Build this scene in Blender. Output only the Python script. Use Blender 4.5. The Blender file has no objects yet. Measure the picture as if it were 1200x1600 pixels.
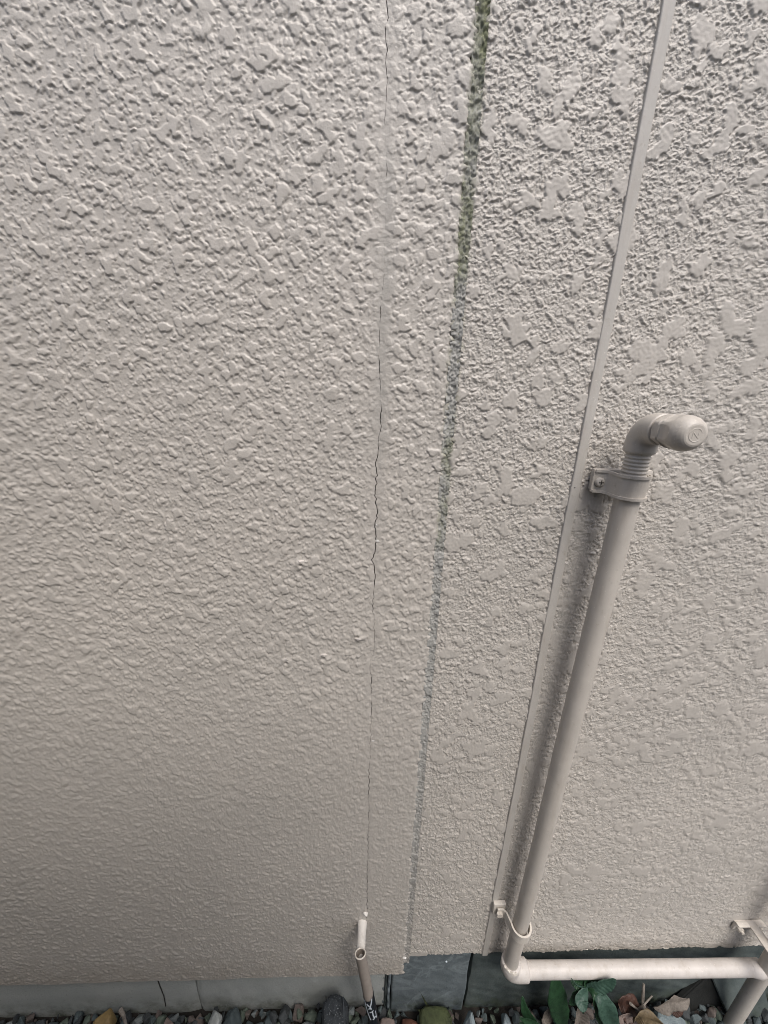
import bpy, bmesh, math, random
import numpy as np
from mathutils import Vector, Matrix

random.seed(11)
S = bpy.context.scene
COL = S.collection

# ------------------------------------------------------------------ camera
H = 1.53                     # camera height above the ground
D = 0.50                     # camera distance from the stucco face (plane y = 0)
FPX = 600.0                  # focal length in pixels of the 1200 x 1600 photograph
AX_R = np.array([0.99918474, 0.01570735, 0.0371905])      # wall direction in camera axes
AX_D = np.array([-0.02687978, 0.94616819, 0.32255734])    # plumb line
AX_N = np.array([-0.03012195, -0.32329404, 0.94581903])   # into the wall

def at(px, py, Y=0.0):
    """the point of the plane y = Y seen at a pixel of the photograph"""
    v = np.array([px - 600.0, py - 800.0, FPX])
    w = np.array([v @ AX_R, v @ AX_N, -(v @ AX_D)])
    t = (D + Y) / w[1]
    return Vector((w[0] * t, Y, H + w[2] * t))

cam = bpy.data.cameras.new('camera')
cam.sensor_width = 36.0
cam.lens = FPX / 1600.0 * 36.0
cam.clip_start = 0.01
cam.clip_end = 500.0
camo = bpy.data.objects.new('camera', cam)
COL.objects.link(camo)
cx = Vector((AX_R[0], AX_N[0], -AX_D[0]))
cy = -Vector((AX_R[1], AX_N[1], -AX_D[1]))
cz = -Vector((AX_R[2], AX_N[2], -AX_D[2]))
camo.matrix_world = Matrix(((cx.x, cy.x, cz.x, 0), (cx.y, cy.y, cz.y, -D), (cx.z, cy.z, cz.z, H), (0, 0, 0, 1)))
S.camera = camo

# ------------------------------------------------------------------ light
SUN_DIR = Vector((0.19, -0.48, 0.84)).normalized()         # towards the sun
wd = bpy.data.worlds.new('World')
S.world = wd
wd.use_nodes = True
nt = wd.node_tree
bg = nt.nodes['Background']
sky = nt.nodes.new('ShaderNodeTexSky')
sky.sky_type = 'NISHITA'
sky.sun_disc = False
sky.sun_elevation = math.asin(SUN_DIR.z)
sky.sun_rotation = math.atan2(SUN_DIR.x, SUN_DIR.y)
sky.air_density = 1.0
sky.dust_density = 4.0
sky.ozone_density = 1.0
nt.links.new(sky.outputs[0], bg.inputs['Color'])
bg.inputs['Strength'].default_value = 0.115
sun = bpy.data.lights.new('sun', 'SUN')
sun.energy = 1.9
sun.angle = math.radians(30)
sun.color = (1.0, 0.98, 0.955)
suno = bpy.data.objects.new('sun', sun)
COL.objects.link(suno)
suno.rotation_euler = (-SUN_DIR).to_track_quat('-Z', 'Y').to_euler()
suno.location = (2, -3, 5)
S.view_settings.view_transform = 'Standard'
S.view_settings.look = 'None'
S.view_settings.exposure = 0.38
S.view_settings.gamma = 1.0
S.cycles.filter_width = 0.95

# ------------------------------------------------------------------ helpers
def tag(o, label=None, cat=None, group=None, kind=None):
    if label: o['label'] = label
    if cat: o['category'] = cat
    if group: o['group'] = group
    if kind: o['kind'] = kind
    return o

def empty(name, loc, label, cat, group=None):
    o = bpy.data.objects.new(name, None)
    o.empty_display_size = 0.05
    o.location = loc
    COL.objects.link(o)
    return tag(o, label, cat, group)

def link(name, me, mats, parent=None, smooth=True):
    if not isinstance(mats, (list, tuple)): mats = [mats]
    for m in mats: me.materials.append(m)
    if smooth:
        me.polygons.foreach_set('use_smooth', [True] * len(me.polygons))
    o = bpy.data.objects.new(name, me)
    COL.objects.link(o)
    if parent:
        o.parent = parent
        o.matrix_parent_inverse = Matrix.Translation(-Vector(parent.location))
    return o

class MB:
    def __init__(self): self.v, self.f, self.m = [], [], []
    def add(self, vs, fs, mat=0):
        b = len(self.v)
        self.v += [tuple(p) for p in vs]
        self.f += [tuple(i + b for i in f) for f in fs]
        self.m += [mat] * len(fs)
    def build(self, name, mats, parent=None, smooth=True, sharp=35):
        me = bpy.data.meshes.new(name)
        me.from_pydata(self.v, [], self.f)
        bm = bmesh.new(); bm.from_mesh(me)
        bmesh.ops.recalc_face_normals(bm, faces=bm.faces)
        bm.to_mesh(me); bm.free()
        me.polygons.foreach_set('material_index', self.m)
        o = link(name, me, mats, parent, smooth)
        if smooth and sharp: me.set_sharp_from_angle(angle=math.radians(sharp))
        return o

def frames(path):
    n = len(path); T = []
    for i in range(n):
        a = path[max(0, i - 1)]; b = path[min(n - 1, i + 1)]
        T.append((b - a).normalized())
    t = T[0]
    ref = Vector((0, 1, 0)) if abs(t.y) < 0.9 else Vector((1, 0, 0))
    u = (ref - t * ref.dot(t)).normalized()
    out = []
    for t in T:
        u = (u - t * u.dot(t)).normalized()
        out.append((u, t.cross(u)))
    return out

def tube(mb, path, rad, n=32, cap0=True, cap1=True, mod=None):
    """sweep of a circle; rad a number or one per point; mod(i, angle, r) may change the radius"""
    path = [Vector(p) for p in path]
    if not isinstance(rad, (list, tuple)): rad = [rad] * len(path)
    fr = frames(path); vs = []; fs = []
    for i, p in enumerate(path):
        u, w = fr[i]
        for k in range(n):
            a = 2 * math.pi * k / n
            r = rad[i] if mod is None else mod(i, a, rad[i])
            vs.append(p + (u * math.cos(a) + w * math.sin(a)) * r)
    for i in range(len(path) - 1):
        for k in range(n):
            k2 = (k + 1) % n
            fs.append((i * n + k, i * n + k2, (i + 1) * n + k2, (i + 1) * n + k))
    if cap0: fs.append(tuple(range(n - 1, -1, -1)))
    if cap1: fs.append(tuple((len(path) - 1) * n + k for k in range(n)))
    mb.add(vs, fs)

def box(mb, c, s, rot=None, bev=0.0, mat=0):
    bm = bmesh.new()
    bmesh.ops.create_cube(bm, size=1)
    bmesh.ops.scale(bm, vec=s, verts=bm.verts)
    if bev: bmesh.ops.bevel(bm, geom=list(bm.edges), offset=bev, segments=2, affect='EDGES', profile=.6)
    if rot is not None: bmesh.ops.rotate(bm, cent=(0, 0, 0), matrix=rot, verts=bm.verts)
    bmesh.ops.translate(bm, vec=c, verts=bm.verts)
    mb.add([v.co.copy() for v in bm.verts], [[v.index for v in f.verts] for f in bm.faces], mat)
    bm.free()

def band(mb, plan, z0, z1, th):
    """a flat strap standing on edge: plan path (x, y), from z0 to z1, thickness th"""
    P = [Vector((p[0], p[1], 0)) for p in plan]; n = len(P); off = []
    for i in range(n):
        t = (P[min(n - 1, i + 1)] - P[max(0, i - 1)]).normalized()
        off.append(Vector((t.y, -t.x, 0)) * th)
    vs = []; fs = []
    for i in range(n):
        a = P[i]; b = P[i] + off[i]
        vs += [(a.x, a.y, z0), (a.x, a.y, z1), (b.x, b.y, z1), (b.x, b.y, z0)]
    for i in range(n - 1):
        for k in range(4):
            k2 = (k + 1) % 4
            fs.append((4 * i + k, 4 * i + k2, 4 * i + 4 + k2, 4 * i + 4 + k))
    fs += [(0, 1, 2, 3), (4 * n - 1, 4 * n - 2, 4 * n - 3, 4 * n - 4)]
    mb.add(vs, fs)

def arc(cx, cy, r, a0, a1, n):
    return [(cx + r * math.cos(math.radians(a0 + (a1 - a0) * i / n)), cy + r * math.sin(math.radians(a0 + (a1 - a0) * i / n))) for i in range(n + 1)]

# ------------------------------------------------------------------ materials
class NG:
    def __init__(self, name):
        self.m = bpy.data.materials.new(name); self.m.use_nodes = True
        self.t = self.m.node_tree; self.b = self.t.nodes['Principled BSDF']
    def n(self, typ, **kw):
        x = self.t.nodes.new(typ)
        for k, v in kw.items():
            if k.startswith('in_'):
                key = k[3:]; x.inputs[int(key) if key.isdigit() else key.replace('_', ' ')].default_value = v
            else: setattr(x, k, v)
        return x
    def l(self, a, b): self.t.links.new(a, b)
    def coord(self):
        return self.n('ShaderNodeTexCoord').outputs['Object']
    def noise(self, scale, detail=4, rough=.55, vec=None, out='Fac'):
        x = self.n('ShaderNodeTexNoise'); x.inputs['Scale'].default_value = scale
        x.inputs['Detail'].default_value = detail; x.inputs['Roughness'].default_value = rough
        self.l(vec if vec is not None else self.coord(), x.inputs['Vector']); return x.outputs[out]
    def ramp(self, fac, stops, interp='LINEAR'):
        x = self.n('ShaderNodeValToRGB'); x.color_ramp.interpolation = interp
        e = x.color_ramp.elements
        while len(e) < len(stops): e.new(.5)
        for i, (p, c) in enumerate(stops):
            e[i].position = p; e[i].color = (*c, 1) if len(c) == 3 else c
        self.l(fac, x.inputs[0]); return x.outputs[0]
    def mix(self, fac, a, b, mode='MIX'):
        x = self.n('ShaderNodeMix'); x.data_type = 'RGBA'; x.blend_type = mode
        for sock, v in ((x.inputs[0], fac), (x.inputs[6], a), (x.inputs[7], b)):
            if hasattr(v, 'is_linked'): self.l(v, sock)
            elif isinstance(v, (int, float)): sock.default_value = v
            else: sock.default_value = (*v, 1)
        return x.outputs[2]
    def math(self, op, a, b=0.0):
        x = self.n('ShaderNodeMath'); x.operation = op
        for s, v in ((x.inputs[0], a), (x.inputs[1], b)):
            if hasattr(v, 'is_linked'): self.l(v, s)
            else: s.default_value = v
        return x.outputs[0]
    def bump(self, h, strength=.3, dist=.001):
        x = self.n('ShaderNodeBump'); x.inputs['Strength'].default_value = strength; x.inputs['Distance'].default_value = dist
        self.l(h, x.inputs['Height']); self.l(x.outputs[0], self.b.inputs['Normal'])
    def fin(self, color, rough=.5, spec=.5):
        if hasattr(color, 'is_linked'): self.l(color, self.b.inputs['Base Color'])
        else: self.b.inputs['Base Color'].default_value = (*color, 1)
        if hasattr(rough, 'is_linked'): self.l(rough, self.b.inputs['Roughness'])
        else: self.b.inputs['Roughness'].default_value = rough
        self.b.inputs['Specular IOR Level'].default_value = spec
        return self.m

def mat_stucco():
    g = NG('painted_stucco')
    c1 = g.ramp(g.noise(3.5, 5, .6), [(.3, (.475, .444, .402)), (.7, (.522, .485, .437))])
    st = g.n('ShaderNodeMapping'); st.inputs['Scale'].default_value = (9, 9, 1.6); g.l(g.coord(), st.inputs[0])
    streak = g.noise(2.0, 5, .6, st.outputs[0])
    c2 = g.mix(g.ramp(streak, [(.55, (0, 0, 0)), (.8, (.35, .35, .35))]), c1, (.43, .408, .375))
    spk = g.ramp(g.noise(260, 2, .5), [(.72, (0, 0, 0)), (.80, (.4, .4, .4))])
    c3 = g.mix(spk, c2, (.36, .32, .27))
    sx = g.n('ShaderNodeSeparateXYZ'); g.l(g.coord(), sx.inputs[0])
    def near(v, c, w):
        return g.math('MAXIMUM', g.math('SUBTRACT', 1.0, g.math('MULTIPLY', g.math('ABSOLUTE', g.math('SUBTRACT', v, c)), 1.0 / w)), 0.0)
    def span(v, a, b):
        mr = g.n('ShaderNodeMapRange'); g.l(v, mr.inputs[0]); mr.inputs[1].default_value = a; mr.inputs[2].default_value = b; return mr.outputs[0]
    X_, Z_ = sx.outputs['X'], sx.outputs['Z']
    alg = g.math('MULTIPLY', near(X_, .1005, .017), span(Z_, .75, 1.5))
    alg = g.math('ADD', alg, g.math('MULTIPLY', g.math('SUBTRACT', g.noise(130, 4, .65), .5), 1.3))
    c3 = g.mix(g.ramp(alg, [(.42, (0, 0, 0)), (.85, (.55, .55, .55))]), c3, (.17, .185, .10))
    gs = g.math('MULTIPLY', near(X_, .013, .020), g.math('MULTIPLY', span(Z_, 1.30, 1.5), span(Z_, 1.83, 1.72)))
    gs = g.math('MULTIPLY', gs, g.noise(40, 4, .6))
    c3 = g.mix(g.ramp(gs, [(.15, (0, 0, 0)), (.6, (.6, .6, .6))]), c3, (.36, .345, .315))
    spl = g.math('MULTIPLY', span(Z_, .40, .24), g.noise(24, 5, .7))
    c3 = g.mix(g.ramp(spl, [(.25, (0, 0, 0)), (.65, (.55, .55, .55))]), c3, (.33, .29, .24))
    at_ = g.n('ShaderNodeAttribute'); at_.attribute_name = 'grit'
    hgt = g.math('ADD', g.math('MULTIPLY', g.noise(330, 2, .6), at_.outputs['Fac']), g.math('MULTIPLY', g.noise(900, 2, .6), .12))
    g.bump(hgt, 1.0, .0013)
    rgh = g.ramp(g.noise(30, 3), [(.3, (.37,) * 3), (.7, (.54,) * 3)])
    return g.fin(c3, rgh, .5)
def mat_paint(name, col, r=.42, var=.06, grime=(.33, .28, .22)):
    g = NG(name)
    lo = tuple(c * (1 - var) for c in col); hi = tuple(min(1, c * (1 + var)) for c in col)
    c = g.ramp(g.noise(30, 5, .6), [(.3, lo), (.7, hi)])
    c = g.mix(g.ramp(g.noise(150, 4, .65), [(.60, (0, 0, 0)), (.76, (.5, .5, .5))]), c, grime)
    mp = g.n('ShaderNodeMapping'); mp.inputs['Scale'].default_value = (1, 1, .16); g.l(g.coord(), mp.inputs[0])
    c = g.mix(g.ramp(g.noise(60, 5, .65, mp.outputs[0]), [(.5, (0, 0, 0)), (.75, (.38, .38, .38))]), c, grime)
    c = g.mix(g.ramp(g.noise(330, 2, .5), [(.68, (0, 0, 0)), (.74, (.6, .6, .6))]), c, tuple(min(1, v * 1.35) for v in col))
    r = g.ramp(g.noise(70, 4), [(.3, (r - .06,) * 3), (.7, (r + .16,) * 3)])
    g.bump(g.noise(300, 5, .65), .35, .0008)
    return g.fin(c, r, .5)
def mat_concrete(name, a, b, r=.85, scale=14, green=None):
    g = NG(name)
    c = g.ramp(g.noise(scale, 6, .65), [(.32, a), (.68, b)])
    c = g.mix(g.ramp(g.noise(180, 3), [(.6, (0, 0, 0)), (.75, (.5, .5, .5))]), c, tuple(x * .6 for x in a))
    if green:
        sx = g.n('ShaderNodeSeparateXYZ'); g.l(g.coord(), sx.inputs[0])
        low = g.ramp(sx.outputs['Z'], [(.03, (1, 1, 1)), (.12, (0, 0, 0))])
        c = g.mix(g.math('MULTIPLY', low, g.ramp(g.noise(25, 5, .7), [(.42, (0, 0, 0)), (.62, (.9, .9, .9))])), c, green)
    g.bump(g.noise(220, 5, .7), .5, .0015)
    return g.fin(c, r, .3)
M = {}
M['stucco'] = mat_stucco()
M['pipe'] = mat_paint('painted_pipe', (.515, .476, .425), .42)
M['pipe_pale'] = mat_paint('pale_painted_pipe', (.53, .495, .46), .44, .08)
M['batten'] = mat_paint('painted_batten', (.49, .464, .425), .42, .04)
M['chip'] = mat_paint('bare_chip', (.72, .70, .66), .6, .05)
M['concrete'] = mat_concrete('grey_concrete', (.34, .36, .345), (.42, .435, .415), .85, 9, (.07, .085, .045))
M['slate'] = mat_concrete('blue_grey_stone', (.085, .103, .112), (.160, .188, .198), .7, 16, (.05, .07, .035))
M['slate_dark'] = mat_concrete('dark_grey_stone', (.045, .058, .058), (.105, .125, .120), .75, 18, (.05, .065, .035))
M['soil'] = mat_concrete('dark_soil', (.010, .009, .008), (.028, .024, .020), .95, 30)
M['void_black'] = mat_concrete('void_black', (.010, .011, .010), (.02, .021, .02), .8, 30)
M['cracked_edge'] = mat_concrete('bare_board_core', (.10, .09, .08), (.14, .125, .11), .95, 50)
M['block'] = mat_concrete('concrete_block', (.20, .20, .19), (.30, .30, .285), .9, 8)

def wisps(m):
    t = m.node_tree; b = t.nodes['Principled BSDF']; src = b.inputs['Base Color'].links[0].from_socket
    tc = t.nodes.new('ShaderNodeTexCoord'); n = t.nodes.new('ShaderNodeTexNoise'); n.inputs['Scale'].default_value = 13; n.inputs['Detail'].default_value = 6; n.inputs['Distortion'].default_value = 1.6
    t.links.new(tc.outputs['Object'], n.inputs['Vector'])
    r = t.nodes.new('ShaderNodeValToRGB'); e = r.color_ramp.elements; e[0].position = .50; e[0].color = (0, 0, 0, 1); e[1].position = .56; e[1].color = (.45, .45, .45, 1)
    k = e.new(.62); k.color = (0, 0, 0, 1)
    t.links.new(n.outputs['Fac'], r.inputs[0])
    x = t.nodes.new('ShaderNodeMix'); x.data_type = 'RGBA'
    t.links.new(r.outputs[0], x.inputs[0]); t.links.new(src, x.inputs[6]); x.inputs[7].default_value = (.24, .28, .29, 1)
    t.links.new(x.outputs[2], b.inputs['Base Color'])
wisps(M['slate'])

def mat_moss_joint():
    g = NG('mossy_sealant')
    sx = g.n('ShaderNodeSeparateXYZ'); g.l(g.coord(), sx.inputs[0])
    z = sx.outputs['Z']
    grey = g.ramp(g.noise(90, 4, .6), [(.3, (.27, .268, .252)), (.7, (.44, .432, .405))])
    lowc = g.ramp(g.noise(60, 4, .6), [(.3, (.27, .262, .245)), (.7, (.40, .375, .34))])
    zz = g.n('ShaderNodeMapRange'); g.l(z, zz.inputs[0]); zz.inputs[1].default_value = .25; zz.inputs[2].default_value = 1.05
    base = g.mix(zz.outputs[0], lowc, grey)
    mp = g.n('ShaderNodeMapping'); mp.inputs['Scale'].default_value = (1, 1, .35); g.l(g.coord(), mp.inputs[0])
    big = g.noise(17, 4, .65, mp.outputs[0])
    hz = g.n('ShaderNodeMapRange'); g.l(z, hz.inputs[0]); hz.inputs[1].default_value = .7; hz.inputs[2].default_value = 1.95
    hz.inputs[3].default_value = -.32; hz.inputs[4].default_value = .13
    amt = g.math('ADD', g.math('ADD', big, hz.outputs[0]), g.math('MULTIPLY', g.noise(240, 3, .6), .25))
    fac = g.ramp(amt, [(.55, (0, 0, 0)), (.76, (.82, .82, .82))])
    moss = g.ramp(g.noise(500, 3, .7), [(.3, (.075, .085, .038)), (.55, (.18, .195, .095)), (.75, (.33, .335, .21))])
    c = g.mix(fac, base, moss)
    dk = g.ramp(g.noise(130, 3, .6), [(.66, (0, 0, 0)), (.75, (.6, .6, .6))])
    c = g.mix(dk, c, (.08, .085, .06))
    g.bump(g.noise(600, 4, .7), .5, .0010)
    return g.fin(c, .8, .25)
M['moss'] = mat_moss_joint()

def mat_stone(name, a, b, speck=None, rough=.75, scale=45):
    g = NG(name)
    c = g.ramp(g.noise(scale, 5, .65), [(.3, a), (.7, b)])
    if speck: c = g.mix(g.ramp(g.noise(420, 2, .5), [(.64, (0, 0, 0)), (.70, (.8, .8, .8))]), c, speck)
    g.bump(g.noise(260, 5, .7), .6, .002)
    return g.fin(c, rough, .35)
STN = [mat_stone('slate_pebble', (.045, .060, .062), (.09, .112, .115)),
       mat_stone('green_pebble', (.05, .066, .052), (.115, .14, .11)),
       mat_stone('charcoal_pebble', (.022, .026, .028), (.06, .066, .068)),
       mat_stone('brown_pebble', (.075, .060, .055), (.12, .10, .088)),
       mat_stone('pale_pebble', (.11, .125, .125), (.21, .23, .225))]
M['ochre'] = mat_stone('ochre_stone', (.13, .088, .034), (.25, .175, .07), rough=.6)
M['white_stone'] = mat_stone('white_stone', (.22, .235, .225), (.42, .44, .42), (.15, .16, .16))
M['speckled'] = mat_stone('black_speckled_stone', (.012, .015, .018), (.045, .052, .058), (.25, .27, .28))
M['red_stone'] = mat_stone('red_stone', (.11, .05, .035), (.20, .09, .06))
M['pink_stone'] = mat_stone('pink_stone', (.11, .085, .075), (.20, .155, .135))
M['mossy_stone'] = mat_stone('mossy_stone', (.018, .024, .010), (.07, .085, .035))
M['blue_stone'] = mat_stone('blue_stone', (.13, .165, .18), (.26, .31, .32), (.36, .38, .38))

def mat_leaf(name, a, b, rough=.4, trans=.0):
    g = NG(name)
    c = g.ramp(g.noise(70, 5, .7), [(.3, a), (.7, b)])
    c = g.mix(g.ramp(g.noise(300, 3, .6), [(.58, (0, 0, 0)), (.7, (.5, .5, .5))]), c, tuple(v * .4 for v in a))
    g.bump(g.noise(220, 4), .6, .0015)
    return g.fin(c, rough, .5)
M['leaf'] = mat_leaf('green_leaf', (.007, .028, .010), (.018, .056, .022), .5)
M['leaf_pale'] = mat_leaf('blue_green_leaf', (.018, .046, .032), (.045, .092, .065), .55)
M['dead_tan'] = mat_leaf('tan_dead_leaf', (.08, .068, .055), (.20, .172, .145), .7)  # tan and brown lowered in colour to imitate shade at the wall foot
M['dead_brown'] = mat_leaf('brown_dead_leaf', (.03, .014, .010), (.075, .034, .022), .65)
M['dead_ochre'] = mat_leaf('ochre_dead_leaf', (.065, .048, .024), (.15, .11, .06), .65)
M['twig'] = mat_leaf('grey_twig', (.14, .12, .10), (.26, .23, .20), .85)
M['white_plastic'] = mat_paint('pale_hose', (.68, .65, .60), .35, .06)
M['conduit'] = mat_paint('taupe_conduit', (.34, .295, .255), .5, .07)
M['sleeve'] = mat_paint('black_sleeve', (.010, .014, .02), .35, .1, (.02, .02, .025))
M['print'] = mat_paint('white_print', (.62, .68, .72), .5, .08, (.35, .4, .42))
M['hollow'] = mat_paint('dark_inside', (.03, .027, .024), .8, .1, (.02, .02, .02))
M['steel'] = mat_paint('pale_bracket_paint', (.62, .575, .51), .36, .07)

# ------------------------------------------------------------------ the stucco relief
CELL = 0.0005; NT = 2048
_kf = np.fft.fftfreq(NT, d=CELL * 1000.0)
_kx, _ky = np.meshgrid(_kf, _kf)
_k = np.hypot(_kx, _ky) + 1e-9
def field(seed, lam, bw=.32):
    r = np.random.default_rng(seed).standard_normal((NT, NT))
    w = np.exp(-(np.log(_k * lam) ** 2) / (2 * bw * bw))
    f = np.fft.ifft2(np.fft.fft2(r) * w).real
    return (f / f.std()).astype(np.float32)
def sstep(a, b, x):
    t = np.clip((x - a) / (b - a), 0, 1); return t * t * (3 - 2 * t)
PADC = 80
def spatter(seed, n, r0, r1, h0, h1, steep=2.5, el=.45, cluster=1, spread=1.2, F=None, NT=NT):
    """sprayed drops with pressed-flat tops, the higher drop winning; radii and heights in mm"""
    rg = np.random.default_rng(seed)
    W = NT + 2 * PADC
    F = np.full((W, W), -9, np.float32) if F is None else F
    per = max(1, cluster)
    for q in range(n):
        cx_, cy_ = rg.uniform(0, NT, 2)
        hh = rg.uniform(h0, h1)
        for c in range(1 if per == 1 else rg.integers(1, per + 1)):
            r = (r0 + (r1 - r0) * rg.random() ** 1.8) / (CELL * 1000)
            x = cx_; y = cy_
            if c:
                an = rg.uniform(0, 6.283); x = cx_ + math.cos(an) * r * spread; y = cy_ + math.sin(an) * r * spread
            x = min(max(x, 2), NT - 2) + PADC; y = min(max(y, 2), NT - 2) + PADC
            e = 1 + rg.uniform(0, el); an = rg.uniform(0, 3.1416); ca, sa = math.cos(an), math.sin(an)
            R = int(r * e) + 2; R = min(R, PADC - 3)
            xi, yi = int(x), int(y)
            gx = np.arange(xi - R, xi + R + 1) - x; gy = (np.arange(yi - R, yi + R + 1) - y)[:, None]
            u = (gx * ca + gy * sa) / (r * e); v = (-gx * sa + gy * ca) * e ** .5 / r
            d2 = u * u + v * v
            hgt = hh * np.clip((1 - d2) * steep, None, 1) + np.where(d2 > 1, -9, 0)
            hgt = np.where(d2 < 1, hh * (1 - np.clip(1 - (1 - d2) * steep, 0, 1) ** 2), -9)
            sl = F[yi - R:yi + R + 1, xi - R:xi + R + 1]
            np.maximum(sl, hgt, out=sl)
    return F
def foldt(F):
    G = F[PADC:-PADC, PADC:-PADC].copy()
    G[:PADC] = np.maximum(G[:PADC], F[-PADC:, PADC:-PADC]); G[-PADC:] = np.maximum(G[-PADC:], F[:PADC, PADC:-PADC])
    G[:, :PADC] = np.maximum(G[:, :PADC], F[PADC:-PADC, -PADC:]); G[:, -PADC:] = np.maximum(G[:, -PADC:], F[PADC:-PADC, :PADC])
    return G
_ii, _jj = np.meshgrid(np.arange(NT), np.arange(NT))
def warp(F, seed, lam, amp):
    """pushes the outlines about so that no drop stays round"""
    dx = field(seed, lam, .4) * amp / (CELL * 1000); dy = field(seed + 1, lam, .4) * amp / (CELL * 1000)
    x = _ii + dx; y = _jj + dy
    i = np.floor(x).astype(np.int32); j = np.floor(y).astype(np.int32)
    fu = x - i; fv = y - j
    i0 = i % NT; i1 = (i + 1) % NT; j0 = j % NT; j1 = (j + 1) % NT
    return F[j0, i0] * (1 - fu) * (1 - fv) + F[j0, i1] * fu * (1 - fv) + F[j1, i0] * (1 - fu) * fv + F[j1, i1] * fu * fv
def blur(F, mm):
    return np.fft.ifft2(np.fft.fft2(F) * np.exp(-2 * (math.pi * _k * mm) ** 2)).real.astype(np.float32)
# left boards: crowded pressed blobs.  right boards: few broad flats on a gritty ground
_l = spatter(1, 42000, 1.1, 2.5, .25, .85, 1.5)
_l = spatter(2, 10500, 2.2, 4.6, .55, 1.1, 2.2, F=_l)
_l = spatter(3, 950, 4.0, 8.0, .95, 1.25, 3.4, el=.8, cluster=3, F=_l)
_l = np.maximum(foldt(_l), .08)
_l = warp(warp(_l, 31, 14, .85), 33, 5, .24)
FL = (blur(_l, .28) + .08 * field(4, 30)) * .00165
_q = foldt(spatter(5, 42000, .75, 1.6, .05, .95, 1.3, el=.5, NT=NT // 2))
_r = np.pad(np.tile(np.maximum(_q, -.15), (2, 2)), PADC, mode='wrap')
_r = spatter(6, 5000, 1.8, 3.8, .75, 1.1, 2.4, el=.8, F=_r)
_g0 = foldt(_r)
_r = spatter(7, 1050, 3.5, 7.5, .95, 1.2, 3.6, el=1.0, cluster=4, F=_r)
_r = spatter(8, 210, 6.0, 12.0, 1.05, 1.2, 4.5, el=1.0, cluster=4, F=_r)
_r = foldt(_r)
_gm = blur((_r <= _g0 + 1e-4).astype(np.float32), .5)
_r = warp(warp(_r, 41, 16, 1.05), 43, 5, .3)
GRIT = warp(warp(_gm, 41, 16, 1.05), 43, 5, .3)
FR = (blur(_r, .19) + .06 * field(11, 24) + .05 * field(15, 6)) * .00165
del _l, _r
FL -= FL.mean(); FR -= FR.mean()
def samp(F, x, z):
    u = x / CELL; v = z / CELL
    i = np.floor(u).astype(np.int64); j = np.floor(v).astype(np.int64)
    fu = u - i; fv = v - j
    i0 = i % NT; i1 = (i + 1) % NT; j0 = j % NT; j1 = (j + 1) % NT
    return F[j0, i0] * (1 - fu) * (1 - fv) + F[j0, i1] * fu * (1 - fv) + F[j1, i0] * (1 - fu) * fv + F[j1, i1] * fu * fv

def rows(z0, z1):
    out = [z0]; z = z0
    while z < z1:
        if z > 1.93: s = .0025 if z < 2.2 else .005
        else:
            ph = math.atan2(H - z, D); a = ph - math.radians(18.8)
            s = D * math.cos(a) ** 2 / (384 * math.cos(ph) ** 2) * .9
            s = min(max(s, .00068), .0021)
        z += s; out.append(min(z, z1))
    return np.array(out)
def cols(x0, x1):
    out = [x0]; x = x0
    while x < x1:
        ax = abs(x + .0005)
        s = .00095 if ax < .40 else (.0017 if ax < 1.0 else .006)
        x = min(x + s, x1); out.append(x)
    return np.array(out)

def sheet(name, X, Z, Yv, mats, parent, back=.014, edges='LRBT', grit=None):
    """grid mesh from 2-D arrays, with its edges folded back so that it has thickness"""
    nr, nc = X.shape
    V = np.stack([X, Yv, Z], -1).reshape(-1, 3)
    idx = np.arange(nr * nc).reshape(nr, nc)
    Q = np.stack([idx[:-1, :-1], idx[:-1, 1:], idx[1:, 1:], idx[1:, :-1]], -1).reshape(-1, 4)
    nface = len(Q); extraV = []; extraQ = []; base = nr * nc
    def fold(line):
        nonlocal base
        P = V[line]; B = P.copy(); B[:, 1] = back
        n = len(line)
        extraV.append(np.concatenate([P, B]))
        a = np.arange(n - 1) + base
        q = np.stack([a, a + n, a + n + 1, a + 1], -1)
        extraQ.append(q); base += 2 * n
    if 'L' in edges: fold(idx[:, 0][::-1])
    if 'R' in edges: fold(idx[:, -1])
    if 'B' in edges: fold(idx[0, :])
    if 'T' in edges: fold(idx[-1, ::-1])
    V = np.concatenate([V] + extraV); Qa = np.concatenate([Q] + extraQ)
    me = bpy.data.meshes.new(name)
    me.vertices.add(len(V)); me.vertices.foreach_set('co', V.astype(np.float32).ravel())
    me.loops.add(Qa.size); me.loops.foreach_set('vertex_index', Qa.astype(np.int32).ravel())
    me.polygons.add(len(Qa)); me.polygons.foreach_set('loop_start', np.arange(0, Qa.size, 4, dtype=np.int32))
    mi = np.zeros(len(Qa), dtype=np.int32); mi[nface:] = 1 if len(mats) > 1 else 0
    me.update(calc_edges=True)
    me.polygons.foreach_set('material_index', mi)
    if grit is not None:
        at_ = me.attributes.new('grit', 'FLOAT', 'POINT')
        g = np.zeros(len(V), np.float32); g[:nr * nc] = grit.ravel(); at_.data.foreach_set('value', g)
    return link(name, me, mats, parent)

ZT = 2.55
ZBL, ZBR = 0.220, 0.292
XB0, XB1 = 0.0960, 0.1042                    # the mossy joint
XC0, XC1 = 0.2733, 0.2868                    # the batten
wall = empty('house_wall', (0, 0, 0), 'beige sprayed stucco house wall in boards with a hairline crack and a mossy vertical joint', 'wall')

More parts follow.
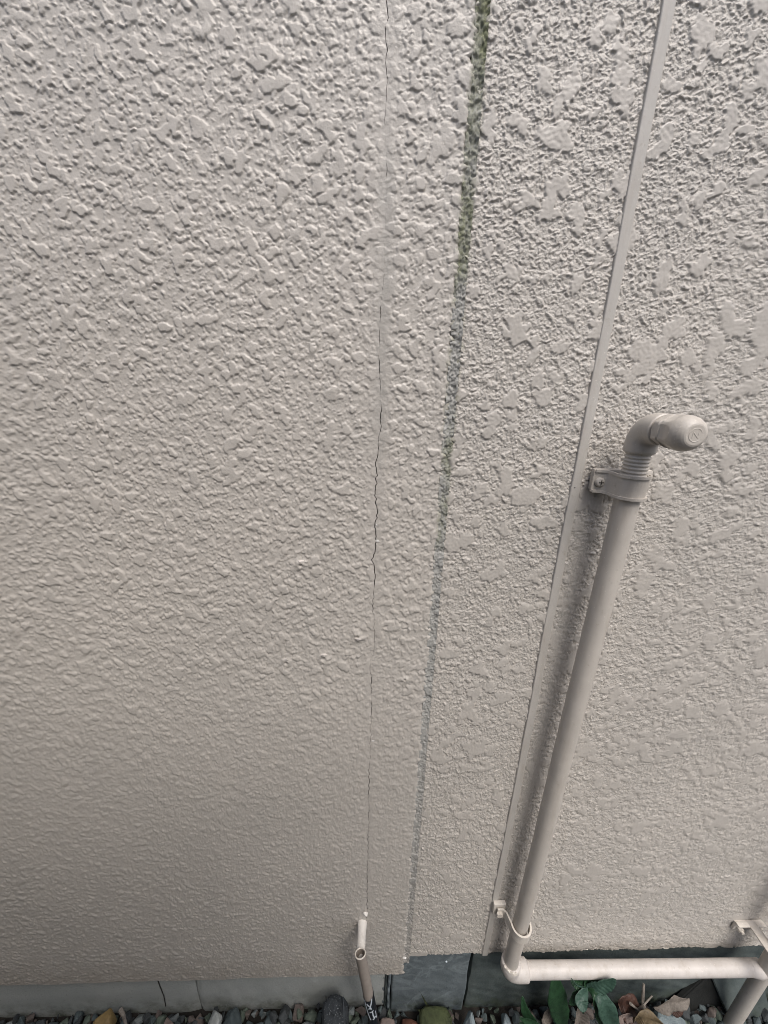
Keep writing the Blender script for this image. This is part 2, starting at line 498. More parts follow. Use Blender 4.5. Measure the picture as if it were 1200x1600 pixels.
# crack between the first two boards
ck = [(603, 0), (606, 30), (602, 45), (605, 80), (603, 100), (605.5, 130), (603, 160), (601, 190), (604.5, 265), (600, 430), (595, 475), (594, 500),
      (592, 560), (596, 640), (594, 655), (596, 665), (591, 685), (592, 700), (587, 720), (588, 750), (586, 775), (589, 800), (586, 822), (588, 850), (583, 868), (586, 895), (583, 960), (586, 1000),
      (579, 1040), (580, 1065), (581, 1100), (577, 1200), (573, 1430), (572, 1521)]
ckw = [(0, 1.3), (32, 1.2), (36, .1), (42, .2), (46, 1.0), (70, 1.0), (76, 1.7), (86, .9), (100, 1.1), (118, .9), (132, .4), (140, .7), (160, .6), (165, .1), (182, .9), (194, .3), (200, .1), (255, .1), (262, 1.1), (272, .9), (278, .08), (424, .08),
       (430, .7), (440, .3), (474, .3), (480, 1.1), (502, .9), (508, .1), (520, .9), (534, .8), (540, .1), (558, .2), (564, 1.3), (604, 1.0), (612, .2), (636, .4), (642, 1.6), (655, 1.7), (672, 1.2), (680, .5), (690, .9),
       (710, 1.7), (760, 1.9), (830, 2.1), (880, 2.0), (912, 1.7), (920, .3), (930, 1.4), (950, 1.4), (960, .5), (1005, .8), (1020, .3), (1040, .5), (1060, 1.7), (1078, 1.6), (1084, .4), (1092, .4), (1098, 1.2), (1112, 1.3), (1118, .5), (1150, .9), (1190, .5), (1215, 1.6), (1242, 1.5), (1248, .6), (1270, 1.4), (1290, .7), (1320, 1.5), (1340, .8), (1365, 1.9), (1400, 1.2), (1430, 1.8), (1440, .3), (1521, .2)]
_q = [at(*p) for p in ck]; _qz = np.array([p.z for p in _q])[::-1]; _qx = np.array([p.x for p in _q])[::-1]
_wz = np.array([at(600, y).z for y, w in ckw])[::-1]; _ww = np.array([w for y, w in ckw])[::-1] * .00060
rngc = np.random.default_rng(5)
_jz = np.arange(0, 2.7, .0035); _jx = rngc.standard_normal(len(_jz)) * np.where(_jz > 1.45, .0003, .0010)
def crack_x(z): return np.interp(z, _qz, _qx) + np.interp(z, _jz, _jx)
def crack_w(z): return np.clip(np.interp(z, _wz, _ww), .00006, None)

DENT = [(at(px, py).x, at(px, py).z, r) for px, py, r in ((470, 881, .0055), (558, 993, .006), (505, 1027, .0065), (447, 1034, .0055), (632, 1060, .004))]
def dents(x, z):
    h = 0
    for a, b, r in DENT:
        d = ((x - a) ** 2 + (z - b) ** 2) / (r * r)
        h = h + .0030 * np.exp(-d / 1.6) - .0048 * np.exp(-((x - a) ** 2 + (z - b + r * .2) ** 2) / (r * r * .22))
    return h
def relief(x, z, F):
    if F is FL:
        k = sstep(.45, 1.30, z)
        return (samp(FL, x * 1.2, z * 1.2) * k * .92 + samp(FL, x * 1.7 + .2, z * 1.7 + .1) * .64 * (1 - k)) + dents(x, z)
    return samp(F, x, z)
def seam_att(x, z):
    """the filled seam beside the crack is smoother, most of all high up"""
    d = x - .007
    k = np.exp(-((d - .006) / .011) ** 2) * (.25 + .40 * sstep(1.0, 1.5, z)) + .2 * np.exp(-((d + .004) / .010) ** 2)
    return 1 - np.clip(k, 0, .9)
def zamp(z): return .95 + .05 * sstep(.35, 1.35, z)
def seam_groove(x, z):
    d = x - crack_x(z)
    return .0005 * np.exp(-(d / .005) ** 2) * (.5 + .5 * sstep(.5, 1.3, z))

stm = [M['stucco'], M['cracked_edge']]
zL = rows(ZBL, ZT)
# board left of the crack
x = cols(-2.4, .007)
X, Z = np.meshgrid(x, zL)
off = (crack_x(zL) - crack_w(zL) / 2 - .007)[:, None]
X = X + off * np.clip((X + .05) / .057, 0, 1)
bot = np.clip((Z - ZBL) / .012, 0, 1) ** .5
Yv = -(relief(X, Z, FL) * zamp(Z) * seam_att(X, Z)) * (.35 + .65 * bot) + seam_groove(X, Z) - .0015
Z = Z + np.where(np.arange(len(zL))[:, None] == 0, .0016 * np.sin(X * 21) + .0012 * np.sin(X * 67 + 1), 0)
pL = sheet('wall_panel', X, Z, Yv, stm, wall, grit=np.full(X.shape, .32))
tag(pL, 'broad stucco board left of the hairline crack, evenly blobbed')
# board between crack and mossy joint
u = np.linspace(0, 1, 90)
xa = (crack_x(zL) + crack_w(zL) / 2)[:, None]
edge = XB0 + .0016 * np.interp(zL, _jz, np.random.default_rng(9).standard_normal(len(_jz)))[:, None]
X = xa + (edge - xa) * u[None, :]
Z = np.repeat(zL[:, None], 90, 1)
rnd = np.clip((edge - X) / .006, 0, 1)
Yv = -(relief(X, Z, FL) * zamp(Z) * seam_att(X, Z)) * (.4 + .6 * rnd) + seam_groove(X, Z) + .0022 * (1 - rnd) ** 2 - .0015
tag(sheet('wall_panel', X, Z, Yv, stm, wall, grit=np.full(X.shape, .32)), 'narrow stucco board between the hairline crack and the mossy joint')
# board right of the joint
zR = rows(ZBR, ZT)
x = cols(XB1, 2.4)
X, Z = np.meshgrid(x, zR)
e2 = .0016 * np.interp(zR, _jz, np.random.default_rng(10).standard_normal(len(_jz)))[:, None]
X = X + e2 * np.clip((XB1 + .02 - X) / .02, 0, 1)
rnd = np.clip((X - XB1 - e2) / .004, 0, 1)
# the render thins out into ripples in the shelter of the pipe
nearp = np.exp(-((X - .308) / .012) ** 2) * sstep(.5, .9, Z) * (1 - sstep(1.26, 1.40, Z)) * .8
hR = relief(X, Z, FR) * (1 - nearp) + relief(X, Z, FL) * .6 * nearp
Yv = -hR * (.5 + .5 * rnd) + .0015 * (1 - rnd) ** 2
Z = Z + np.where(np.arange(len(zR))[:, None] == 0, .0016 * np.sin(X * 27) + .0014 * np.sin(X * 83 + 1), 0)
tag(sheet('wall_panel', X, Z, Yv, stm, wall, grit=np.clip(samp(GRIT, X, Z) * (1 - nearp), 0, 1) + .12), 'gritty stucco board with broad flat blobs, right of the mossy joint')
# the joint itself
zj = np.arange(.262, ZT, .0012); xj = np.linspace(XB0 - .003, XB1 + .003, 18)
X, Z = np.meshgrid(xj, zj)
t = (X - (XB0 + XB1) / 2) / .006
lump = samp(FR, X * 1.4 + .31, Z * 1.4) * .85
Yv = .0002 - .0006 * t * t - lump - .0008 * sstep(.9, 1.7, Z) * np.clip(samp(FL, X * 2 + .7, Z * 2) / .0006, -1, 1)
tag(sheet('sealant_joint', X, Z, Yv, [M['moss']], wall, edges='B', back=.012), 'grey sealant joint overgrown with green moss')
# rounded lump of filler at the lower end of the joint
# the batten
def batten():
    mb = MB()
    zs = np.linspace(ZBR - .004, ZT, 180)
    prof = [(XC0, .004), (XC0, -.0006), (XC0 + .0006, -.0019), (XC0 + .0014, -.0024), (XC1 - .0020, -.0024), (XC1 - .0004, -.0018), (XC1 + .0006, -.0004), (XC1 + .0006, .004)]
    vs = []; fs = []; n = len(prof); rr = random.Random(3)
    for i, z in enumerate(zs):
        w = .0005 * math.sin(z * 9) + .0003 * math.sin(z * 31 + 1) + rr.uniform(-.00012, .00012)
        for (px, py) in prof: vs.append((px + w, py + .0002 * math.sin(z * 17), z))
    for i in range(len(zs) - 1):
        for k in range(n - 1):
            fs.append((i * n + k, i * n + k + 1, (i + 1) * n + k + 1, (i + 1) * n + k))
    fs.append(tuple(range(n)))
    mb.add(vs, fs)
    o = mb.build('joint_batten', M['batten'], wall, sharp=25)
    mb = MB()
    p = at(898, 762, -.0025)
    tube(mb, [p + Vector((0, .001, 0)), p + Vector((0, -.0002, 0))], .0009, 12)
    mb.build('nail_head', M['hollow'], o)
    return o
batten()
# chips of lost paint
def blob(mb, c, r, sq=(1, 1, 1), seed=0, n=14, jag=.25, boxy=0.0):
    rr = random.Random(seed)
    bm = bmesh.new()
    for i in range(n):
        v = Vector((rr.gauss(0, 1), rr.gauss(0, 1), rr.gauss(0, 1))).normalized() * (1 - jag * rr.random())
        if boxy: v = v.lerp(v / max(abs(v.x), abs(v.y), abs(v.z)) * .82, boxy)
        bm.verts.new((v.x * r * sq[0], v.y * r * sq[1], v.z * r * sq[2]))
    h = bmesh.ops.convex_hull(bm, input=bm.verts)
    loose = [v for v in bm.verts if not v.link_faces]
    bmesh.ops.delete(bm, geom=loose, context='VERTS')
    bmesh.ops.bevel(bm, geom=list(bm.edges), offset=r * .07, segments=1, affect='EDGES')
    bmesh.ops.triangulate(bm, faces=bm.faces)
    bmesh.ops.translate(bm, vec=c, verts=bm.verts)
    bm.verts.index_update()
    mb.add([v.co.copy() for v in bm.verts], [[v.index for v in f.verts] for f in bm.faces])
    bm.free()
for k, (px, py, r) in enumerate([(589, 820, .0024), (590, 845, .0034), (470, 878, .0055), (560, 998, .0060), (506, 1024, .0060), (447, 1031, .0048), (583, 1158, .003), (474, 1434, .004), (632, 1497, .005), (628, 1507, .003), (572, 1427, .005)]):
    mb = MB(); p = at(px, py, -.0012 if r < .0045 else -.0026)
    blob(mb, p, r, (1.2, .22 if r < .005 else .5, .8), 40 + k)
    mb.build('paint_chip', M['chip'] if k not in (2, 3, 4, 5) else M['pipe_pale'], wall, smooth=False)
mb = MB(); p = at(558, 991, -.0016)
blob(mb, p, .0022, (1.2, .4, .8), 77); mb.build('pinhole', M['hollow'], wall, smooth=False)

# concrete base of the wall, left
def rough_slab(name, x0, x1, z0, z1, yf, yb, mat, parent=None, nx=60, nz=24, seed=1, amp=.0025, skew=(0, 0), tilt=0.0, chips=0.0):
    rr = np.random.default_rng(seed)
    k = rr.uniform(20, 260, (9, 2)); ph = rr.uniform(0, 6.28, 9); am = rr.uniform(.3, 1, 9) / 3
    mb = MB(); vs = []; fs = []
    for j in range(nz + 1):
        for i in range(nx + 1):
            u, v = i / nx, j / nz
            z = z0 + (z1 - z0) * v
            xx0 = x0 + skew[0] * v + chips * math.sin(v * 19 + seed) * .5; xx1 = x1 + skew[1] * v + chips * math.sin(v * 13 + 2 * seed)
            xw = xx0 + (xx1 - xx0) * u
            h = sum(am[q] * math.sin(k[q, 0] * xw + k[q, 1] * z + ph[q]) for q in range(9)) * amp
            e = min(u * (xx1 - xx0), (1 - u) * (xx1 - xx0), (1 - v) * (z1 - z0))
            rd = max(0, 1 - e / .003) ** 2 * .003
            vs.append((xw, yf + h + rd + tilt * (z - z0), z))
    def id(i, j): return j * (nx + 1) + i
    for j in range(nz):
        for i in range(nx):
            fs.append((id(i, j), id(i + 1, j), id(i + 1, j + 1), id(i, j + 1)))
    nb = len(vs)
    ring = [id(i, 0) for i in range(nx + 1)] + [id(nx, j) for j in range(1, nz + 1)] + [id(i, nz) for i in range(nx - 1, -1, -1)] + [id(0, j) for j in range(nz - 1, 0, -1)]
    for r in ring: vs.append((vs[r][0], yb, vs[r][2]))
    n = len(ring)
    for a in range(n):
        b = (a + 1) % n
        fs.append((ring[a], nb + a, nb + b, ring[b]))
    fs.append(tuple(nb + a for a in range(n - 1, -1, -1)))
    mb.add(vs, fs)
    return mb.build(name, mat, parent, sharp=50)
fx = [(-2.4, at(308, 1550, .012).x - .0014), (at(308, 1550, .012).x + .0014, .062)]
fA = rough_slab('foundation', fx[0][0], fx[0][1], -.08, ZBL + .012, .0125, .20, M['concrete'], wall, 80, 16, 4, .0012)
fB = rough_slab('foundation', fx[1][0], fx[1][1], -.08, ZBL + .012, .0118, .20, M['concrete'], wall, 60, 16, 5, .0012, chips=.001)
tag(fA, 'grey concrete base left of its vertical joint')
# hairline in the concrete base
mb = MB(); pts = [at(245, 1527, .0112), at(250, 1541, .0112), at(256, 1556, .0112), at(259, 1572, .0112)]
tube(mb, pts, .0011, 6); mb.build('hairline_crack', M['hollow'], wall)
# dark core of the house behind the gaps
mb = MB(); box(mb, (0, .30, 1.2), (4.8, .19, 2.75)); mb.build('wall_core', M['slate_dark'], wall, smooth=False)
mb = MB(); box(mb, (0, .032, 1.45), (4.78, .03, 2.2)); mb.build('backing_board', M['cracked_edge'], wall, smooth=False)

# slabs of stone under the right-hand boards
s1 = rough_slab('stone_slab', .071, .2535, -.02, .300, .002, .19, M['slate'], None, 70, 60, 7, .0004, (-.002, -.004), chips=.0012)
tag(s1, 'blue-grey stone slab with a white fleck under the wall, left of the pipe elbow', 'stone slab', 'stone slabs under the wall')
mb = MB(); blob(mb, at(697, 1503, -.0075), .0045, (.8, .4, 1.2), 5); mb.build('white_fleck', M['print'], s1, smooth=False)
s2 = rough_slab('stone_slab', .2585, 1.30, .02, .300, .004, .19, M['slate_dark'], None, 160, 50, 8, .0010, (0, 0.01), chips=.0015)
tag(s2, 'long dark grey stone slab behind the horizontal pipe and green plant', 'stone slab', 'stone slabs under the wall')
# layered left edge of the first slab
for k in range(3):
    xx = .0665 - .006 * k
    o = rough_slab('edge_layer', xx - .0062, xx + .001, -.01 - .004 * k, .262 - .03 * k, .001 + .006 * k, .19, M['slate_dark'] if k == 1 else M['slate'], s1, 6, 60, 21 + k, .0022, chips=.0008)

# ------------------------------------------------------------------ gas pipe
PX, PY, PR = .3265, -.037, .0150
def pxz(z): return PX + .009 * (z - .95)
gp = empty('gas_pipe', (pxz(.30), PY, .30), 'beige painted gas pipe with a capped elbow on top and a long horizontal run', 'pipe')
z_thr0 = at(990, 742, PY).z; z_col = at(999, 707, PY).z
z_arm = at(1085, 681, -.119).z
z_low = at(900, 1513, PY).z
xt = pxz(z_arm)
mb = MB()
zs = np.linspace(z_low + .028, z_thr0, 60)
rr = random.Random(2)
tube(mb, [(pxz(z) + .0004 * math.sin(z * 11), PY, z) for z in zs], [PR + rr.uniform(-.0001, .0001) for _ in zs], 48)
mb.build('upright_pipe', M['pipe'], gp)
mb = MB(); P = []; R = []
nth = 7; L = z_col - z_thr0 + .004
for i in range(nth * 6 + 1):
    P.append((xt - .0004, PY, z_thr0 + L * i / (nth * 6))); R.append(.0142 + .0008 * math.cos(2 * math.pi * i / 6))
tube(mb, P, R, 48); mb.build('thread', M['pipe'], gp, sharp=80)
# upper elbow: out of the wall towards the viewer
mb = MB(); rb = .0225; RE = .0180
P = [(xt, PY, z_col), (xt, PY, z_col + .0015), (xt, PY, z_col + .003)]
R = [RE - .0012, RE - .0002, RE]
zc = z_arm - rb
P.append((xt, PY, zc)); R.append(RE)
for i in range(1, 17):
    a = math.radians(90 * i / 16)
    P.append((xt, PY - rb * (1 - math.cos(a)), zc + rb * math.sin(a))); R.append(RE)
P += [(xt, PY - rb - .006, z_arm), (xt, PY - rb - .0075, z_arm), (xt, PY - rb - .0085, z_arm)]
R += [RE, RE - .0003, RE - .0016]
tube(mb, P, R, 48); mb.build('elbow', M['pipe'], gp)
yA = PY - rb - .0085
mb = MB()
def hexr(ap):
    def f(i, a, r):
        q = (a + math.pi / 6) % (math.pi / 3) - math.pi / 6
        return min(r, ap / math.cos(q))
    return f
tube(mb, [(xt, yA + .001, z_arm), (xt, yA - .0025, z_arm)], .0150, 48)
tube(mb, [(xt, yA - .0025, z_arm), (xt, yA - .0035, z_arm), (xt, yA - .011, z_arm), (xt, yA - .0125, z_arm)], [.0165, .0182, .0182, .0165], 72, mod=hexr(.0162))
mb.build('lock_nut', M['pipe'], gp)
y0 = yA - .0132; L = .1125 + y0 + .001
mb = MB()
pr = [(0, .0140), (.001, .0178), (.003, .0186), (.012, .0188), (.018, .0190), (.024, .0189), (.029, .0181), (.034, .0163), (.0378, .0138), (.0397, .0118), (.0403, .0102), (.0398, .0100), (.0398, .0001)]
def capmod(i, a, r):
    q = (a + math.pi / 6) % (math.pi / 3) - math.pi / 6
    return min(r, .01755 / math.cos(q)) if 2 <= i <= 6 else r
# finer steps for the chamfer arcs
S_, R_ = [], []
for i in range(len(pr) - 1):
    for q in range(4):
        S_.append(pr[i][0] + (pr[i + 1][0] - pr[i][0]) * q / 4); R_.append(pr[i][1] + (pr[i + 1][1] - pr[i][1]) * q / 4)
S_.append(pr[-1][0]); R_.append(pr[-1][1])
sc = L / .0404
def capmod2(i, a, r):
    s = S_[i]
    q = (a + math.pi / 6) % (math.pi / 3) - math.pi / 6
    if s < .003 or s > .03: return r
    ap = .0169 + max(0, s - .012) * .16
    return min(r, ap / math.cos(q))
tube(mb, [(xt, y0 - s * sc, z_arm) for s in S_], R_, 72, mod=capmod2)
cap = mb.build('cap', M['pipe'], gp, sharp=16)
# raised ring and mark cast on the cap
mb = MB()
yf = y0 - .0398 * sc
tube(mb, [(xt + .0068 * math.cos(a), yf, z_arm + .0068 * math.sin(a)) for a in np.linspace(.5, 5.9, 30)], .0007, 8)
for a, b in (((-.003, -.003), (-.003, .003)), ((-.003, .003), (.003, -.003)), ((.003, -.003), (.003, .003))):
    tube(mb, [(xt + a[0], yf, z_arm + a[1]), (xt + b[0], yf, z_arm + b[1])], .0007, 8)
mb.build('cast_mark', M['pipe'], cap)
# lower elbow
xl = pxz(z_low)
mb = MB(); RL = .0200; rb = .020
P = [(xl, PY, z_low + .036), (xl, PY, z_low + .0345), (xl, PY, z_low + .033)]; R = [.0160, .0190, RL]
P.append((xl, PY, z_low + rb)); R.append(RL)
for i in range(1, 17):
    a = math.radians(90 * i / 16)
    P.append((xl + rb * (1 - math.cos(a)), PY, z_low + rb * (1 - math.sin(a)))); R.append(RL)
P += [(xl + .037, PY, z_low), (xl + .0385, PY, z_low), (xl + .040, PY, z_low)]; R += [RL, .0190, .0160]
tube(mb, P, R, 48); el = mb.build('elbow', M['pipe_pale'], gp)
tag(el, 'pale lower elbow with rough sealing compound')
mb = MB()
for k in range(5):
    a0 = 200 + 22 * k
    pts = [(xl + .0186 * math.cos(math.radians(a)), PY + .0186 * math.sin(math.radians(a)), z_low + .036 - .002 * k + .0015 * math.sin(a * .2 + k)) for a in range(a0, a0 + 70, 6)]
    tube(mb, pts, .0017, 8)
mb.build('sealing_compound', M['steel'], el)
XR, YR = .895, -.046
mb = MB()
xs = np.linspace(xl + .036, XR - .004, 70)
zr = at(1185, 1507, PY).z
def hz(x): return z_low + (zr - z_low) * (x - xl) / (.89 - xl)
tube(mb, [(x, PY + (YR - PY) * (x - xl) / (XR - xl) * .5, hz(x)) for x in xs], [PR * (1.0 + .006 * math.sin(x * 40)) for x in xs], 48)
hp = mb.build('horizontal_pipe', M['pipe_pale'], gp)
tag(hp, 'pale horizontal run of pipe along the wall foot')
mb = MB()
tube(mb, [(x, PY, hz(x)) for x in (xl + .0398, xl + .0406, xl + .0430, xl + .0438)], [.0150, .0158, .0158, .0150], 40)
mb.build('joint_ring', M['pipe_pale'], hp)
mb = MB()
tube(mb, [(XR, YR, z) for z in np.linspace(-.04, 2.2, 40)], .0138, 40)
tag(mb.build('riser_pipe', M['pipe'], gp), 'riser pipe at the right end going down into the ground')
mb = MB()
tube(mb, [(XR - .030, PY - .004, hz(.88)), (XR - .028, PY - .004, hz(.88)), (XR - .012, YR, hz(.88)), (XR, YR, hz(.88))], [.0150, .0158, .0150, .0120], 40)
mb.build('tee_branch', M['pipe_pale'], gp)

# ------------------------------------------------------------------ pipe supports
zcl0, zcl1 = at(975, 783, -.055).z, at(985, 745, -.055).z
zcm = (zcl0 + zcl1) / 2; xc = pxz(zcm)
cl = empty('pipe_clamp', (xc, -.005, zcm), 'beige saddle clamp with a screwed tab holding the upright pipe below its elbow', 'pipe clamp')
def catmull(P, m=6):
    P = [Vector((p[0], p[1])) for p in P]; out = []
    for k in range(len(P) - 1):
        p0, p1, p2, p3 = P[max(0, k - 1)], P[k], P[k + 1], P[min(len(P) - 1, k + 2)]
        for q in range(m):
            f = q / m
            out.append(.5 * ((2 * p1) + (p2 - p0) * f + (2 * p0 - 5 * p1 + 4 * p2 - p3) * f * f + (3 * p1 - p0 - 3 * p2 + p3) * f ** 3))
    return [(p.x, p.y) for p in out] + [tuple(P[-1])]
def saddle(r, dy, left):
    k = catmull([(xc - left, -.0135 + dy), (xc - .034, -.0135 + dy), (xc - .027, -.0145 + dy), (xc - .0205, -.0215 + dy), (xc - r * .93 - .0015, PY - r * .22), (xc - r * .82, PY - r * .60)], 6)
    return k + arc(xc, PY, r, 222, 352, 26)
mb = MB()
band(mb, saddle(PR + .0012, 0, .0375), zcl0 + .001, zcl1 - .001, .0022)
for zz in (zcl0, zcl1 - .0034):
    band(mb, saddle(PR + .0034, -.0020, .0370)[3:], zz, zz + .0034, .0022)
o = mb.build('strap', M['pipe'], cl, sharp=45)
mb = MB(); box(mb, (xc + .005, -.0075, zcm), (.080, .011, (zcl1 - zcl0) * .98), bev=.004); mb.build('base_plate', M['pipe'], cl)
mb = MB(); p = Vector((xc - .0285, -.016, zcm - .001))
tube(mb, [p, p + Vector((0, -.0025, 0)), p + Vector((0, -.0045, 0)), p + Vector((0, -.0052, 0))], [.0062, .0062, .005, .003], 24)
sc_ = mb.build('screw', M['pipe'], cl)
mb = MB()
box(mb, p + Vector((0, -.0052, 0)), (.0065, .0006, .0012)); box(mb, p + Vector((0, -.0053, 0)), (.0012, .0006, .0065))
mb.build('screw_slot', M['hollow'], sc_, smooth=False)

zl = at(812, 1466, -.056).z; xc2 = pxz(zl)
lc = empty('pipe_clamp', (xc2, -.005, zl), 'thin looped strap clamp with bolts holding the upright pipe above its lower elbow', 'pipe clamp')
mb = MB()
pl = [(xc2 - .040, -.012), (xc2 - .028, -.012), (xc2 - .022, -.018)] + arc(xc2, PY - .001, PR + .0022, 175, 372, 30)
band(mb, pl, zl - .016, zl + .006, .0034)
band(mb, [(x, y - .0014) for x, y in pl[2:]], zl + .003, zl + .0085, .0034)
mb.build('strap', M['steel'], lc, sharp=50)
for dx, dz in ((-.036, 0), (.030, .006)):
    mb = MB(); p = Vector((xc2 + dx, -.0125, zl - .004 + dz))
    tube(mb, [p + Vector((0, .012, 0)), p + Vector((0, -.006, 0))], .0036, 16)
    tube(mb, [p + Vector((0, -.002, 0)), p + Vector((0, -.008, 0))], .0068, 24, mod=hexr(.0056))
    mb.build('bolt', M['steel'], lc, sharp=30)
mb = MB(); box(mb, (xc2 - .034, -.005, zl - .004), (.026, .009, .032), bev=.002); mb.build('base_plate', M['steel'], lc)

# stand-off bracket at the right
pb = at(1168, 1443, -.004)
bk = empty('pipe_bracket', (pb.x, 0, pb.z), 'projecting beige wall bracket with an angle plate above the right end of the horizontal pipe', 'pipe bracket')
mb = MB()
box(mb, (pb.x, -.0035, pb.z - .004), (.064, .005, .024), bev=.001)
box(mb, (pb.x - .019, -.0095, pb.z + .0085), (.026, .010, .003), bev=.0008)
box(mb, (pb.x + .022, -.0095, pb.z + .0085), (.020, .010, .003), bev=.0008)
mb.build('angle_plate', M['steel'], bk, sharp=30)
for dx in (-.020, .024):
    mb = MB(); p = Vector((pb.x + dx, -.005, pb.z - .008))
    tube(mb, [p, p + Vector((0, -.009, 0))], .0062, 24, mod=hexr(.0054))
    tube(mb, [p, p + Vector((0, -.013, 0))], .0034, 16); mb.build('bolt', M['steel'], bk, sharp=30)
mb = MB()
box(mb, (pb.x + .004, -.062, pb.z + .008), (.020, .118, .003), bev=.001)
box(mb, (pb.x + .0127, -.062, pb.z - .0015), (.003, .118, .016), bev=.001)
mb.build('arm', M['pipe'], bk, sharp=30)
mb = MB(); band(mb, arc(XR, YR, .0148, 60, 400, 30), pb.z - .012, pb.z + .006, .002); mb.build('ring', M['pipe'], bk, sharp=40)

# ------------------------------------------------------------------ drain outlet and conduit
h0 = at(566, 1440, 0)
dh = empty('drain_outlet', (h0.x, 0, h0.z), 'short pale bent drain hose coming out of the wall into the open conduit', 'drain hose')
Pc = at(563, 1490, -.062); Pd = at(590, 1625, -.055)
axis = (Pd - Pc).normalized()
mb = MB()
pts = [Vector((h0.x, .01, h0.z)), Vector((h0.x, -.008, h0.z + .001)), Vector((h0.x - .0005, -.020, h0.z + .002)), Vector((h0.x - .001, -.032, h0.z + .004)), Vector((h0.x - .002, -.044, h0.z + .006)), Vector((h0.x - .0024, -.049, h0.z + .0055))]
tube(mb, pts, [.0105, .0100, .0088, .0088, .0088, .0086], 28)
mb.build('hose', M['white_plastic'], dh)
mb = MB()
q = pts[-1]
tube(mb, [q + Vector((0, .002, 0)), q + Vector((-.0004, -.006, -.006)), q + Vector((-.0006, -.010, -.018)), Pc + axis * .05], .0060, 24)
mb.build('inner_hose', M['white_plastic'], dh)
mb = MB(); blob(mb, at(571, 1428, -.004), .007, (1, .8, .8), 9); mb.build('filler_lump', M['white_plastic'], dh)

cd = empty('drain_conduit', (Pd.x, Pd.y, .0), 'taupe conduit with a slant-cut open top and black lettered sleeve, below the pale hose', 'conduit')
def cut_tube(mb, r, l0, l1, n=40, slant=0.0, inner=None):
    fr = frames([Pc, Pd])[0]; u, w = fr
    vs = []; fs = []
    cuts = [l0, None, l1]
    m = 24
    for i in range(m + 1):
        t = i / m
        for k in range(n):
            a = 2 * math.pi * k / n
            d = u * math.cos(a) + w * math.sin(a)
            top = l0 - slant * (d.y) / 1.0
            L = top + (l1 - top) * t
            vs.append(Pc + axis * L + d * r)
    for i in range(m):
        for k in range(n):
            k2 = (k + 1) % n
            fs.append((i * n + k, i * n + k2, (i + 1) * n + k2, (i + 1) * n + k))
    if inner:
        b = len(vs)
        for i in range(m + 1):
            t = i / m
            for k in range(n):
                a = 2 * math.pi * k / n
                d = u * math.cos(a) + w * math.sin(a)
                top = l0 - slant * (d.y)
                L = top + (l1 - top) * t
                vs.append(Pc + axis * L + d * inner)
        for i in range(m):
            for k in range(n):
                k2 = (k + 1) % n
                fs.append((b + i * n + k, b + (i + 1) * n + k, b + (i + 1) * n + k2, b + i * n + k2))
        for k in range(n):
            k2 = (k + 1) % n
            fs.append((k, b + k, b + k2, k2))
    mb.add(vs, fs)
LL = (Pd - Pc).length
CR = .0106
mb = MB(); cut_tube(mb, CR, 0, LL + .08, slant=-.006, inner=CR - .0016)
mb.build('tube', M['conduit'], cd, sharp=50)
mb = MB(); r_ = MB()
fr = frames([Pc, Pd])[0]
rim = [Pc + axis * (.006 * (fr[0] * math.cos(a) + fr[1] * math.sin(a)).y) + (fr[0] * math.cos(a) + fr[1] * math.sin(a)) * (CR - .0006) for a in np.linspace(0, 2 * math.pi, 41)]
tube(mb, rim, .0013, 8); mb.build('cut_rim', M['steel'], cd)
# where the sleeve starts
ls = (at(576, 1558, -.066) - Pc).dot(axis)
mb = MB(); cut_tube(mb, CR + .0008, ls, LL + .08, slant=.006)
sl = mb.build('sleeve', M['sleeve'], cd, sharp=50)
# white printing on the sleeve, as thin raised strips bent round the tube
fdir = Vector((0, -1, .35)); fdir = (fdir - axis * fdir.dot(axis)).normalized(); sdir = axis.cross(fdir).normalized()
if sdir.x < 0: sdir = -sdir
def stroke(mb, pts, w):
    out = []
    for i in range(len(pts) - 1):
        a = Vector(pts[i]); b = Vector(pts[i + 1]); n = 6
        for q in range(n + 1):
            if i and q == 0: continue
            out.append(a.lerp(b, q / n))
    vs = []; fs = []
    r = CR + .0012
    for i, p in enumerate(out):
        t = (out[min(len(out) - 1, i + 1)] - out[max(0, i - 1)]).normalized(); nn = Vector((-t.y, t.x)) * w / 2
        for s in (-1, 1):
            qq = p + nn * s; an = qq.x / r
            for rr_ in (r, r - .0008):
                vs.append(Pc + axis * (ls + qq.y) + (fdir * math.cos(an) + sdir * math.sin(an)) * rr_)
    for i in range(len(out) - 1):
        b = 4 * i
        fs += [(b, b + 2, b + 6, b + 4), (b, b + 4, b + 5, b + 1), (b + 2, b + 3, b + 7, b + 6)]
    mb.add(vs, fs)
mb = MB()
K = .001
for pts, w in ([[(-10, 6), (-9, 30), (-7, 60)], 2.2], [[(8, 2), (5, 16), (1, 30), (3, 40)], 3.0], [[(-5, 17), (-1, 26)], 3.4], [[(1, 30), (-3, 38)], 2.6],
               [[(4, 50), (4, 66), (6, 82)], 2.6], [[(-2, 52), (7, 49)], 2.0], [[(2, 84), (10, 80)], 3.0], [[(11, 60), (11, 90)], 1.6], [[(-7, 60), (-3, 84)], 2.0]):
    stroke(mb, [(a * K, b * K) for a, b in pts], w * K)
mb.build('lettering', M['print'], sl, sharp=60)

